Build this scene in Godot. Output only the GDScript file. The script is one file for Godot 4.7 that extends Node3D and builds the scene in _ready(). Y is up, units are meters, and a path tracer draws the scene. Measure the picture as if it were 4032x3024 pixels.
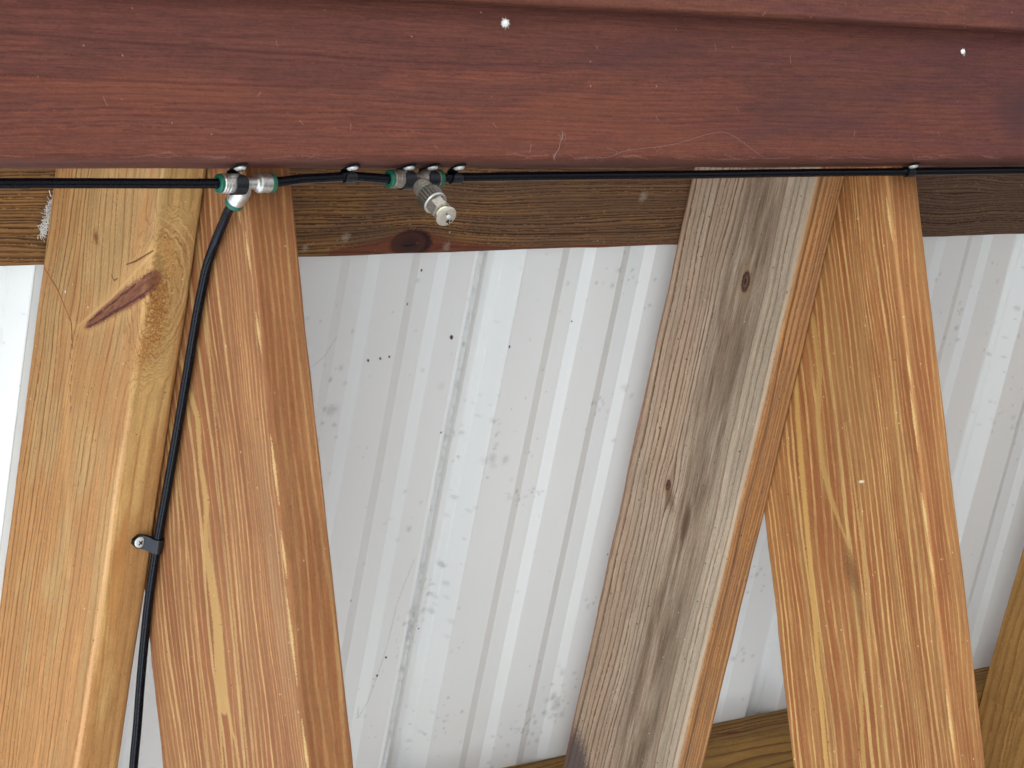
extends Node3D
# Underside of a timber patio roof: stained beam, rafters, ceiling joists, purlins,
# white ribbed metal roofing, and a black misting line clipped along the beam.
# Lengths below are millimetres; at() turns them into metres, beam underside at y = 0.

const LIFT := 2600.0                 # beam underside above the ground
const PITCH := 0.473                 # roof pitch in radians
const SEAT := 77.884                 # height of the rafter underside over the beam's inner edge
const BEAM_T := 34.7                 # beam thickness
const RX := [1554.8, -267.1, 339.2, 948.2]   # left face of each rafter
const RT := 36.0
const RD := 140.0
const JD := 184.0
const RIB := 160.7                   # where a lapped rib begins
const PERIOD := 228.6

var DIR := Vector3(0, sin(PITCH), -cos(PITCH))   # up the slope
var NRM := Vector3(0, cos(PITCH), sin(PITCH))    # out of the roof
var rng := RandomNumberGenerator.new()
var M := {}

class MB:
	var v := PackedVector3Array()
	var n := PackedVector3Array()
	var uv := PackedVector2Array()
	func tri(a, b, c, na, nb, nc, ua = Vector2.ZERO, ub = Vector2.ZERO, uc = Vector2.ZERO):
		var g: Vector3 = (b - a).cross(c - a)
		if g.dot(na + nb + nc) > 0.0:
			v.append_array([a, c, b]); n.append_array([na, nc, nb]); uv.append_array([ua, uc, ub])
		else:
			v.append_array([a, b, c]); n.append_array([na, nb, nc]); uv.append_array([ua, ub, uc])
	func quad(a, b, c, d, na, nb, nc, nd, ua = Vector2.ZERO, ub = Vector2.ZERO, uc = Vector2.ZERO, ud = Vector2.ZERO):
		tri(a, b, c, na, nb, nc, ua, ub, uc)
		tri(a, c, d, na, nc, nd, ua, uc, ud)
	func flat(a, b, c, d, nn, ua = Vector2.ZERO, ub = Vector2.ZERO, uc = Vector2.ZERO, ud = Vector2.ZERO):
		quad(a, b, c, d, nn, nn, nn, nn, ua, ub, uc, ud)
	func mesh() -> ArrayMesh:
		var arr := []
		arr.resize(Mesh.ARRAY_MAX)
		arr[Mesh.ARRAY_VERTEX] = v
		arr[Mesh.ARRAY_NORMAL] = n
		arr[Mesh.ARRAY_TEX_UV] = uv
		# tangents for the normal maps
		var m0 := ArrayMesh.new()
		m0.add_surface_from_arrays(Mesh.PRIMITIVE_TRIANGLES, arr)
		var st := SurfaceTool.new()
		st.create_from(m0, 0)
		st.generate_tangents()
		return st.commit()

func at(x: float, y: float, z: float) -> Vector3:
	return Vector3(x, y + LIFT, z) * 0.001
func at3(p: Vector3) -> Vector3:
	return at(p.x, p.y, p.z)
func slope(x: float, dn: float, ds: float) -> Vector3:   # a point in roof coordinates, in mm
	return Vector3(x, SEAT, 0) + NRM * dn + DIR * ds

func tag(o: Node, label: String, category: String, group := ""):
	o.set_meta("label", label); o.set_meta("category", category)
	if group != "": o.set_meta("group", group)
	return o
func put(b: MB, called: String, mat: Material, parent: Node = null) -> MeshInstance3D:
	var o := MeshInstance3D.new()
	o.mesh = b.mesh(); o.name = called; o.material_override = mat
	o.cast_shadow = GeometryInstance3D.SHADOW_CASTING_SETTING_ON
	var p: Node = self if parent == null else parent
	p.add_child(o, true)
	return o
func thing(called: String, label: String, category: String, where: Vector3, group := "") -> Node3D:
	var o := Node3D.new()
	o.name = called; o.position = where
	add_child(o, true)
	tag(o, label, category, group)
	return o

# ---------------------------------------------------------------- camera, sky, light
func _ready():
	rng.seed = 7
	var cam := Camera3D.new()
	cam.name = "camera"
	add_child(cam)
	cam.transform = Transform3D(Basis(Vector3(0.7770082, -0.6198506, -0.1097432), Vector3(0.0605303, -0.0999577, 0.9931488), Vector3(-0.6265735, -0.7783275, -0.0401482)), at(-1041.8, -1220.1, -215.4))
	cam.fov = 18.645
	cam.near = 0.05
	cam.far = 4000.0
	cam.current = true

	var env := Environment.new()
	env.background_mode = Environment.BG_SKY
	var sky := Sky.new()
	var sm := ProceduralSkyMaterial.new()
	sm.sky_top_color = Color(0.54, 0.62, 0.74)
	sm.sky_horizon_color = Color(0.85, 0.87, 0.885)
	sm.sky_curve = 0.12
	sm.ground_bottom_color = Color(0.30, 0.30, 0.28)
	sm.ground_horizon_color = Color(0.60, 0.62, 0.62)
	sky.sky_material = sm
	env.sky = sky
	env.background_energy_multiplier = 1.0
	env.tonemap_mode = Environment.TONE_MAPPER_LINEAR
	env.tonemap_exposure = 6.5
	env.sdfgi_enabled = true
	env.ssao_enabled = true
	env.ssil_enabled = true
	var we := WorldEnvironment.new()
	we.name = "world_environment"
	we.environment = env
	add_child(we)
	var sun := DirectionalLight3D.new()
	sun.name = "sun"
	sun.light_energy = 1.2
	sun.light_color = Color(1.0, 0.975, 0.94)
	sun.light_angular_distance = 0.5
	sun.shadow_enabled = true
	add_child(sun)
	sun.look_at_from_position(Vector3(1.2, 5.0, 2.6), Vector3.ZERO, Vector3.UP)

	materials()
	ground()
	roof()
	timbers()
	mist_line()
	small_things()

func plain(c: Color, rough := 0.6, metal := 0.0) -> StandardMaterial3D:
	var m := StandardMaterial3D.new()
	m.albedo_color = c; m.roughness = rough; m.metallic = metal
	return m

# ---------------------------------------------------------------- computed textures
class Tex:
	# a board face (or two that meet at an edge) in mm: s along the board, p across
	var W: int
	var H: int
	var k: float
	var s0: float
	var img: PackedFloat32Array     # rgb
	var tint := Color(1, 1, 1)
	func _init(s_from: float, s_len: float, p_len: float, px_per_mm: float):
		k = px_per_mm; s0 = s_from
		W = int(s_len * k); H = int(p_len * k)
		img.resize(W * H * 3)
	func stroke(pts: Array, w: float, col: Color, alpha: float, soft := 0.5, wob: FastNoiseLite = null, brk := 0.0):
		# pts: Vector3(s, p, width factor)
		for i in pts.size() - 1:
			var a: Vector3 = pts[i]
			var b: Vector3 = pts[i + 1]
			var wm: float = w * maxf(a.z, b.z) + soft + 1.0
			var x0 := maxi(0, int((minf(a.x, b.x) - s0 - wm) * k)); var x1 := mini(W - 1, int((maxf(a.x, b.x) - s0 + wm) * k))
			var y0 := maxi(0, int((minf(a.y, b.y) - wm) * k)); var y1 := mini(H - 1, int((maxf(a.y, b.y) + wm) * k))
			var d := Vector2(b.x - a.x, b.y - a.y)
			var dd := maxf(d.length_squared(), 1e-6)
			for y in range(y0, y1 + 1):
				for x in range(x0, x1 + 1):
					var q := Vector2(x / k + s0 - a.x, y / k - a.y)
					var t0 := q.dot(d) / dd
					if (t0 < 0.0 and i > 0) or t0 > 1.0: 
						if not (t0 > 1.0 and i == pts.size() - 2): continue
					var t := clampf(t0, 0.0, 1.0)
					var dist := (q - d * t).length()
					var ww := w * lerpf(a.z, b.z, t)
					if wob: ww += wob.get_noise_2d(x / k * 3.0, y / k * 3.0) * brk
					var al := alpha * clampf((ww - dist) / soft + 0.5, 0.0, 1.0)
					if al > 0.0: mixp(y * W + x, col, al)
	func blob(s: float, p: float, rs: float, rp: float, ang: float, col: Color, alpha: float, soft := 0.4, wob: FastNoiseLite = null, brk := 0.0, ring := 0.0):
		var r := maxf(rs, rp) * (1.0 + brk) + 1.0
		var ca := cos(ang); var sa := sin(ang)
		for y in range(maxi(0, int((p - r) * k)), mini(H - 1, int((p + r) * k)) + 1):
			for x in range(maxi(0, int((s - r - s0) * k)), mini(W - 1, int((s + r - s0) * k)) + 1):
				var a := x / k + s0 - s
				var b := y / k - p
				var u := (a * ca + b * sa) / rs
				var w := (-a * sa + b * ca) / rp
				var d := sqrt(u * u + w * w)
				if wob: d += wob.get_noise_2d(x / k * 2.0 + s, y / k * 2.0) * brk
				var al := clampf((1.0 - d) / soft + 0.5, 0.0, 1.0)
				if ring > 0.0: al *= clampf(1.0 - absf(1.0 - d - ring * 0.5) / (ring * 0.5), 0.0, 1.0)
				if al > 0.0: mixp(y * W + x, col, al * alpha)
	func mottle(s: float, p: float, rs: float, rp: float, ang: float, cols: Array, alpha: float, nz: FastNoiseLite):
		# ragged patch of torn fibre: colour picked by noise, edge eaten by noise
		var r := maxf(rs, rp) * 1.5
		var ca := cos(ang); var sa := sin(ang)
		for y in range(maxi(0, int((p - r) * k)), mini(H - 1, int((p + r) * k)) + 1):
			for x in range(maxi(0, int((s - r - s0) * k)), mini(W - 1, int((s + r - s0) * k)) + 1):
				var a := x / k + s0 - s
				var b := y / k - p
				var u := (a * ca + b * sa) / rs
				var w := (-a * sa + b * ca) / rp
				var d := sqrt(u * u + w * w) + 0.7 * nz.get_noise_2d(x / k / 5.0, y / k / 4.0) + 0.5 * nz.get_noise_2d(x / k / 1.6 + 70.0, y / k / 1.3)
				var al := clampf((1.0 - d) * 2.2, 0.0, 1.0) * alpha
				if al <= 0.0: continue
				var m := clampf(0.5 + 0.9 * nz.get_noise_2d(x / k / 2.4 + 20.0, y / k / 1.1 + 40.0), 0.0, 0.999) * (cols.size() - 1)
				var i0 := int(m)
				var c: Color = cols[i0].lerp(cols[i0 + 1], m - i0)
				mixp(y * W + x, c, al)
	func mixp(i: int, c: Color, al: float):
		var j := i * 3
		img[j] = lerpf(img[j], c.r, al); img[j + 1] = lerpf(img[j + 1], c.g, al); img[j + 2] = lerpf(img[j + 2], c.b, al)
	func bytes() -> Image:
		var b := PackedByteArray()
		b.resize(W * H * 3)
		var ch := [tint.r * 255.0, tint.g * 255.0, tint.b * 255.0]
		for k3 in 3:
			var m: float = ch[k3]
			for i in range(k3, W * H * 3, 3):
				b[i] = clampi(int(img[i] * m), 0, 255)
		var im := Image.create_from_data(W, H, false, Image.FORMAT_RGB8, b)
		return im

func c8(r, g, b) -> Color:
	return Color(r / 255.0, g / 255.0, b / 255.0)

func noise(freq: float, sd: int, oct := 3) -> FastNoiseLite:
	var f := FastNoiseLite.new()
	f.seed = sd; f.frequency = freq; f.fractal_octaves = oct
	f.noise_type = FastNoiseLite.TYPE_SIMPLEX
	return f

func finish(t: Tex, rough: float, bump := 1.0, tint := Color(1, 1, 1)) -> StandardMaterial3D:
	t.tint = tint
	var im := t.bytes()
	var m := StandardMaterial3D.new()
	var g: Image = im.duplicate()
	g.convert(Image.FORMAT_L8)
	g.convert(Image.FORMAT_RGBA8)
	g.bump_map_to_normal_map(bump)
	im.generate_mipmaps()
	m.albedo_texture = ImageTexture.create_from_image(im)
	m.normal_enabled = true
	m.normal_texture = ImageTexture.create_from_image(g)
	m.normal_scale = 0.9
	m.roughness = rough
	m.metallic_specular = 0.35
	return m

# growth rings across p as a lookup: each zone is [p0, p1, spacing, width share, strength]
func ring_table(plen: float, zones: Array, sd: int) -> PackedFloat32Array:
	var res := 8
	var lut := PackedFloat32Array()
	lut.resize(int((plen + 80.0) * res))
	var r := RandomNumberGenerator.new()
	r.seed = sd
	for z in zones:
		var p: float = z[0]
		while p < z[1]:
			var sp: float = z[2] * r.randf_range(0.6, 1.45)
			var wd: float = sp * z[3] * r.randf_range(0.7, 1.3)
			var stg: float = z[4] * r.randf_range(0.55, 1.15)
			# late wood: builds up slowly, ends abruptly
			for i in int(sp * res):
				var q := float(i) / res
				var e := 0.0
				if z.size() > 5:      # crisp line with both edges sharp
					e = clampf((wd * 0.5 - absf(q - sp * 0.5)) / 0.7 + 0.5, 0.0, 1.0)
				elif q > sp - wd: e = pow((q - (sp - wd)) / wd, 0.8)
				elif q < 0.3: e = 1.0 - q / 0.3
				var j := int((p + 40.0) * res) + i
				if j >= 0 and j < lut.size(): lut[j] = maxf(lut[j], e * stg)
			p += sp
	return lut

# base coat of a board: ring lines warped along the board and round the knots
func grain(t: Tex, zones: Array, early: Callable, late: Color, sd: int, warp := 4.0, warp_len := 300.0, knots := [], fibre := 0.06, blotch := 0.07, swirl := []):
	var lut := ring_table(t.H / t.k, zones, sd)
	var nl := lut.size()
	var nw := noise(1.0, sd + 1, 2)
	var nf := noise(1.0, sd + 2, 2)
	var nb := noise(1.0, sd + 3, 3)
	var W := t.W
	var ik := 1.0 / t.k
	for y in t.H:
		var p := y * ik
		for x in W:
			var s := x * ik + t.s0
			var q := p + warp * nw.get_noise_2d(s / warp_len, p / 90.0) + 0.5 * nf.get_noise_2d(s / 70.0 + 50.0, p / 6.0) + 0.12 * nf.get_noise_2d(s / 9.0 + 90.0, p)
			for kn in knots:      # [s, p, half length, half width, push]
				var ds: float = (s - kn[0]) / kn[2]
				if ds > -2.4 and ds < 2.4:
					var dp: float = (p - kn[1]) / kn[3]
					q -= kn[4] * dp / (0.35 + dp * dp) * exp(-ds * ds)
			for sw in swirl:      # rings that close round a knot: [s, p, half length, half width, ring scale, ring start]
				var ua: float = (s - sw[0]) / sw[2]
				var ub: float = (p - sw[1]) / sw[3]
				var rd := sqrt(ua * ua + ub * ub) + 0.10 * nf.get_noise_2d(s / 30.0, p / 12.0)
				if rd < 1.7: q = lerpf(q, sw[5] + rd * sw[4], 1.0 - smoothstep(1.05, 1.7, rd))
			var li := clampi(int((q + 40.0) * 8.0), 0, nl - 1)
			var l := lut[li]
			var f := nf.get_noise_2d(s / 42.0, p * 0.9) + 0.6 * nf.get_noise_2d(s / 7.0, p * 2.1 + 30.0)
			var b := nb.get_noise_2d(s / 190.0, p / 20.0)
			l = clampf(l * (1.0 + 0.5 * b + 0.12 * f), 0.0, 1.0)
			var c: Color = early.call(s, p, b)
			var g := 1.0 + fibre * f + blotch * b + 0.035 * (rng.randf() - 0.5) * 2.0
			var j := (y * W + x) * 3
			t.img[j] = lerpf(c.r, late.r, l) * g
			t.img[j + 1] = lerpf(c.g, late.g, l) * g
			t.img[j + 2] = lerpf(c.b, late.b, l) * g

func specks(t: Tex, count: int, col: Color, r0: float, r1: float, sd: int, s_from := -1e9, s_to := 1e9, p_from := 0.0, p_to := 1e9):
	var r := RandomNumberGenerator.new()
	r.seed = sd
	for i in count:
		var s := r.randf_range(maxf(t.s0, s_from), minf(t.s0 + t.W / t.k, s_to))
		var p := r.randf_range(p_from, minf(t.H / t.k, p_to))
		var rr := r.randf_range(r0, r1)
		t.blob(s, p, rr * r.randf_range(0.8, 1.8), rr, r.randf_range(0, 3.0), col, r.randf_range(0.35, 0.95), 0.6)

# ---------------------------------------------------------------- shapes
# a sawn board: section in (ea, eb), thickness t along ea, depth d along eb, from l0 to l1 along axis.
# p runs round the section: 0..d down the first wide face, d..d+t across the narrow face, and on.
func board(origin: Vector3, axis: Vector3, ea: Vector3, eb: Vector3, t: float, d: float, l0: float, l1: float, s0: float, slen: float, plen: float, sd: int, r := 3.0, step := 14.0, bow := Vector3.ZERO, cut := Vector2.ZERO) -> MB:
	var b := MB.new()
	var sec := []          # [a, b, na, nb, p]
	var cs := [[r, d - r, PI * 0.5, 0.0], [r, r, PI, d], [t - r, r, PI * 1.5, d + t], [t - r, d - r, 0.0, d + t + d]]
	for ci in 4:
		var c: Array = cs[ci]
		for i in 5:
			var an: float = c[2] + PI * 0.5 * i / 4.0
			sec.append([c[0] + cos(an) * r, c[1] + sin(an) * r, cos(an), sin(an), c[3] + (i / 4.0 - 0.5) * 2.0 * r])
	sec.append([sec[0][0], sec[0][1], sec[0][2], sec[0][3], d + t + d + t - r])
	var nz := noise(1.0, sd, 2)
	var count := int(ceil((l1 - l0) / step))
	var prev := []
	for k in count + 1:
		var s := lerpf(l0, l1, float(k) / count)
		var row := []
		var bx := bow * (pow((s - s0 - slen * 0.5) / (slen * 0.5), 2.0) if bow != Vector3.ZERO else 0.0)
		for e in sec:
			var disp := 0.55 * nz.get_noise_2d(s / 150.0, e[4] / 60.0) + 0.22 * nz.get_noise_2d(s / 14.0 + 90.0, e[4] / 9.0)
			var sl: float = s
			if k == 0: sl += cut.x * e[1]
			if k == count: sl += cut.y * e[1]
			var q: Vector3 = axis * sl + ea * (e[0] + e[2] * disp) + eb * (e[1] + e[3] * disp) + bx
			row.append([q * 0.001, ea * e[2] + eb * e[3], Vector2((s - s0) / slen, e[4] / plen)])
		if k > 0:
			for i in row.size() - 1:
				var a: Array = prev[i]; var bb: Array = prev[i + 1]; var c: Array = row[i + 1]; var dd: Array = row[i]
				b.quad(a[0], bb[0], c[0], dd[0], a[1], bb[1], c[1], dd[1], a[2], bb[2], c[2], dd[2])
		if k == 0 or k == count:
			var nn := axis * (-1.0 if k == 0 else 1.0)
			var m: Vector3 = (row[2][0] + row[12][0]) * 0.5
			for i in row.size() - 1:
				b.tri(m, row[i][0], row[i + 1][0], nn, nn, nn, Vector2(0.02, 0.5), Vector2(0.0, row[i][2].y), Vector2(0.0, row[i + 1][2].y))
		prev = row
	return b

# turned shape: prof is an array of Vector2(distance along axis, radius), mm, about o
func lathe(b: MB, o: Vector3, ax: Vector3, prof: Array, seg := 28, knurl := 0.0, hexa := 0):
	ax = ax.normalized()
	var u := ax.cross(Vector3(0.31, 0.2, 0.93)).normalized()
	var w := ax.cross(u)
	for i in prof.size() - 1:
		var a: Vector2 = prof[i]
		var c: Vector2 = prof[i + 1]
		var sl := Vector2(c.y - a.y, -(c.x - a.x))    # outward normal (along, radial) before sign
		var nl := Vector2(-sl.x, -sl.y).normalized()
		for k in seg:
			var pts := []
			for e in [[a, k], [a, k + 1], [c, k + 1], [c, k]]:
				var an: float = TAU * e[1] / seg
				var rr: float = e[0].y
				if knurl > 0.0: rr += knurl * (1.0 if int(e[1]) % 2 == 0 else -1.0)
				var rad := u * cos(an) + w * sin(an)
				pts.append([(o + ax * e[0].x + rad * rr) * 0.001, (ax * nl.x + rad * nl.y).normalized()])
			if hexa > 0 or knurl > 0.0:
				var fn: Vector3 = (pts[2][0] - pts[0][0]).cross(pts[3][0] - pts[1][0]).normalized()
				if fn.length() < 0.5: fn = pts[0][1]
				if fn.dot(pts[0][1]) < 0.0: fn = -fn
				b.flat(pts[0][0], pts[1][0], pts[2][0], pts[3][0], fn)
			else:
				b.quad(pts[0][0], pts[1][0], pts[2][0], pts[3][0], pts[0][1], pts[1][1], pts[2][1], pts[3][1])

func tube(b: MB, pts: Array, r: float, seg := 18, step := 3.0, capped := true):
	var cv := Curve3D.new()
	cv.bake_interval = step
	for i in pts.size():
		var tn: Vector3 = (pts[mini(i + 1, pts.size() - 1)] - pts[maxi(i - 1, 0)])
		var l0: float = (pts[i] - pts[maxi(i - 1, 0)]).length() / 3.0
		var l1: float = (pts[mini(i + 1, pts.size() - 1)] - pts[i]).length() / 3.0
		tn = tn.normalized()
		cv.add_point(pts[i], -tn * l0, tn * l1)
	var bp := cv.get_baked_points()
	var prev := []
	var dist := 0.0
	for i in bp.size():
		var tn := (bp[mini(i + 1, bp.size() - 1)] - bp[maxi(i - 1, 0)]).normalized()
		var u := tn.cross(Vector3(0.23, 0.5, 0.83)).normalized()
		var w := tn.cross(u)
		if i > 0: dist += (bp[i] - bp[i - 1]).length()
		var row := []
		for k in seg + 1:
			var an := TAU * k / seg
			var rad := u * cos(an) + w * sin(an)
			row.append([(bp[i] + rad * r) * 0.001, rad, Vector2(dist / 60.0, float(k) / seg)])
		if i > 0:
			for k in seg:
				b.quad(prev[k][0], prev[k + 1][0], row[k + 1][0], row[k][0], prev[k][1], prev[k + 1][1], row[k + 1][1], row[k][1], prev[k][2], prev[k + 1][2], row[k + 1][2], row[k][2])
		if capped and (i == 0 or i == bp.size() - 1):
			var nn := tn * (-1.0 if i == 0 else 1.0)
			for k in seg:
				b.tri(bp[i] * 0.001, row[k][0], row[k + 1][0], nn, nn, nn)
		prev = row

# a bent strap: path in the (e1, e2) plane, width along ew, thickness th
func strap(b: MB, o: Vector3, e1: Vector3, e2: Vector3, ew: Vector3, path: Array, width: float, th: float, round_ends := true):
	var n := path.size()
	var total := 0.0
	var acc := [0.0]
	for i in range(1, n):
		total += (path[i] - path[i - 1]).length()
		acc.append(total)
	var prev := []
	for i in n:
		var tn: Vector2 = (path[mini(i + 1, n - 1)] - path[maxi(i - 1, 0)]).normalized()
		var nm := Vector2(-tn.y, tn.x)
		var hw := width * 0.5
		if round_ends:
			var e: float = minf(acc[i], total - acc[i])
			if e < hw: hw = maxf(0.35 * hw, sqrt(maxf(hw * hw - (hw - e) * (hw - e), 0.0)))
		var row := []
		for q in [[-1, -1], [1, -1], [1, 1], [-1, 1]]:
			var f: Vector2 = path[i] + nm * (th * 0.5 * q[1])
			row.append((o + e1 * f.x + e2 * f.y + ew * (hw * q[0])) * 0.001)
		var n3 := e1 * nm.x + e2 * nm.y
		row.append(n3)
		if i > 0:
			b.quad(prev[0], prev[1], row[1], row[0], -prev[4], -prev[4], -n3, -n3)
			b.quad(prev[3], prev[2], row[2], row[3], prev[4], prev[4], n3, n3)
			b.flat(prev[1], prev[2], row[2], row[1], ew)
			b.flat(prev[0], prev[3], row[3], row[0], -ew)
		if i == 0 or i == n - 1:
			b.flat(row[0], row[1], row[2], row[3], (e1 * tn.x + e2 * tn.y) * (-1.0 if i == 0 else 1.0))
		prev = row

func box(b: MB, c: Vector3, ex: Vector3, ey: Vector3, ez: Vector3):      # half extents, mm
	for ax in [[ex, ey, ez], [ey, ez, ex], [ez, ex, ey]]:
		for sg in [-1.0, 1.0]:
			var n: Vector3 = ax[0] * sg
			b.flat((c + n - ax[1] - ax[2]) * 0.001, (c + n + ax[1] - ax[2]) * 0.001, (c + n + ax[1] + ax[2]) * 0.001, (c + n - ax[1] + ax[2]) * 0.001, n.normalized())

# ---------------------------------------------------------------- setting
func sheet_flat(called: String, y: float, x0: float, x1: float, z0: float, z1: float, mat: Material):
	var b := MB.new()
	b.flat(Vector3(x0, y, z0), Vector3(x1, y, z0), Vector3(x1, y, z1), Vector3(x0, y, z1), Vector3.UP, Vector2(x0, z0), Vector2(x1, z0), Vector2(x1, z1), Vector2(x0, z1))
	var o := put(b, called, mat)
	o.set_meta("kind", "structure")

func ground():
	sheet_flat("ground", 0.0, -1500, 1500, -1500, 1500, M.lawn)
	sheet_flat("patio", 0.02, -1.5, 8.0, -6.2, 3.0, M.concrete)
	added_wall(at(-5600, -2600, 0), Vector3(0.12, 1.3, 9.0), "dark wall added out of view to block light beyond the open gable end")  # unseen walls added here and below to hold back distant light
	added_wall(at(1200, -2600, -8000), Vector3(6.6, 1.3, 0.12), "dark wall added out of view to block light beyond the far eave")
	added_wall(at(5300, -2600, -1600), Vector3(0.15, 2.0, 4.4), "house added out of view to cut light at the far end of the patio roof", "added_end_wall", M.blocker)  # unseen wall added so less light comes in from this end

func added_wall(where: Vector3, half: Vector3, label: String, called := "added_wall", mat: Material = M.wall):  # plain capped wall, added out of view to shape the light
	var b := MB.new()
	box(b, Vector3(0, half.y * 1000.0, 0), Vector3(half.x * 1000.0, 0, 0), Vector3(0, half.y * 1000.0, 0), Vector3(0, 0, half.z * 1000.0))
	box(b, Vector3(0, half.y * 2000.0 + 30.0, 0), Vector3(half.x * 1000.0 + 40.0, 0, 0), Vector3(0, 30.0, 0), Vector3(0, 0, half.z * 1000.0 + 40.0))
	var o := put(b, called, mat)
	o.position = where
	tag(o, label, "wall")

# one ribbed roofing sheet, four ribs wide; lapped edges sit a little lower than the neighbour's
func roof_profile(drop: float) -> Array:
	var pf := []
	pf.append_array([Vector2(-26.0, 0.95), Vector2(-7.5, 0.95), Vector2(-5.2, 3.4), Vector2(-1.4, 3.4 - drop)])
	for k in 4:
		var x := k * PERIOD
		pf.append_array([Vector2(x, 0), Vector2(x + 19.5, 18.5), Vector2(x + 21.0, 19.2), Vector2(x + 28.0, 19.2), Vector2(x + 29.5, 18.4), Vector2(x + 32.5, 14.4), Vector2(x + 34.5, 13.4), Vector2(x + 45, 0), Vector2(x + 46.2, -0.5), Vector2(x + 47.4, 0)])
		for mx in [86.0, 156.0]:
			pf.append_array([Vector2(x + mx, 0), Vector2(x + mx + 11, 3.8), Vector2(x + mx + 28, 3.8), Vector2(x + mx + 38, 0)])
	pf.append_array([Vector2(4 * PERIOD - 9.0, 0), Vector2(4 * PERIOD - 6.4, -0.7), Vector2(4 * PERIOD - 5.4, -0.4)])
	return pf

func roof_sheet(x0: float, s_from: float, s_to: float, label: String, far := false, sd := 1):
	var pf := roof_profile(0.0)
	var b := MB.new()
	var nz := noise(1.0, sd, 2)
	var rows := int((s_to - s_from) / 45.0)
	var org := slope(x0, 178.0, 0.0)
	for side in 2:
		for i in pf.size() - 1:
			var a: Vector2 = pf[i]
			var c: Vector2 = pf[i + 1]
			var tn := (c - a).normalized()
			var parts := maxi(1, int((c.x - a.x) / 14.0))
			for j in parts:
				var q0 := a.lerp(c, float(j) / parts)
				var q1 := a.lerp(c, float(j + 1) / parts)
				for k in rows:
					var s0 := lerpf(s_from, s_to, float(k) / rows)
					var s1 := lerpf(s_from, s_to, float(k + 1) / rows)
					var ps := []
					for e in [[q0, s0], [q1, s0], [q1, s1], [q0, s1]]:
						var h := func(xx: float, ss: float): return 0.5 * nz.get_noise_2d((xx + x0) / 130.0, ss / 330.0)
						var hh: float = h.call(e[0].x, e[1])
						var gx: float = (h.call(e[0].x + 4.0, e[1]) - hh) / 4.0
						var gs: float = (h.call(e[0].x, e[1] + 8.0) - hh) / 8.0
						var y: float = e[0].y + hh + (0.7 if side == 1 else 0.0)
						if far: y = maxf(y, 0.0)
						var pos: Vector3 = Vector3(e[0].x, 0, 0) + NRM * y + DIR * e[1]
						var nn: Vector3 = (Vector3(1, 0, 0) * (-tn.y - gx * tn.x) + NRM * (tn.x - gx * tn.y) - DIR * gs).normalized()
						if side == 0: nn = -nn
						ps.append([pos * 0.001, nn, Vector2((e[0].x + x0 - SHEET_X) / SHEET_W, (e[1] - SHEET_S) / SHEET_L)])
					b.quad(ps[0][0], ps[1][0], ps[2][0], ps[3][0], ps[0][1], ps[1][1], ps[2][1], ps[3][1], ps[0][2], ps[1][2], ps[2][2], ps[3][2])
	var o := put(b, "roof_sheet", M.sheet)
	o.position = at3(org)
	if far:
		o.transform = Transform3D(Basis(Vector3.UP, PI), at3(Vector3(x0 + 4 * PERIOD, org.y, -3300.0 - org.z)))
	tag(o, label, "roof sheet", "white ribbed metal roof sheets")

const SHEET_X := -420.0
const SHEET_W := 1500.0
const SHEET_S := 80.0
const SHEET_L := 640.0

func roof():
	roof_sheet(RIB - PERIOD * 4, -190, 1852, "white ribbed metal roof sheet behind the left pair of boards", false, 3)
	roof_sheet(RIB, -190, 1852, "white ribbed metal roof sheet behind the grey weathered rafter", false, 3)
	for i in range(1, 5):
		roof_sheet(RIB + PERIOD * 4 * i, -190, 1852, "white ribbed metal roof sheet %s past the right edge of the picture" % ["just", "second", "third", "fourth"][i - 1], false, 3)
	for i in range(-1, 5):
		roof_sheet(RIB + PERIOD * 4 * i, -190, 1852, "%s white ribbed sheet of the far roof slope, counted from the gable" % ["first", "second", "third", "fourth", "fifth", "sixth"][i + 1], true, 3)
	var rg := board(Vector3.ZERO, Vector3.RIGHT, Vector3.BACK, Vector3.UP, 38, 184, -745, 4700, -450, 1100, 175, 5, 3.0, 60.0)
	var o := put(rg, "ridge_board", M.purlin2)
	o.position = at(0, slope(0, 0, 1852).y - 30, -1669)
	tag(o, "plain ridge board under the peak of the metal roof", "board")

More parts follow.
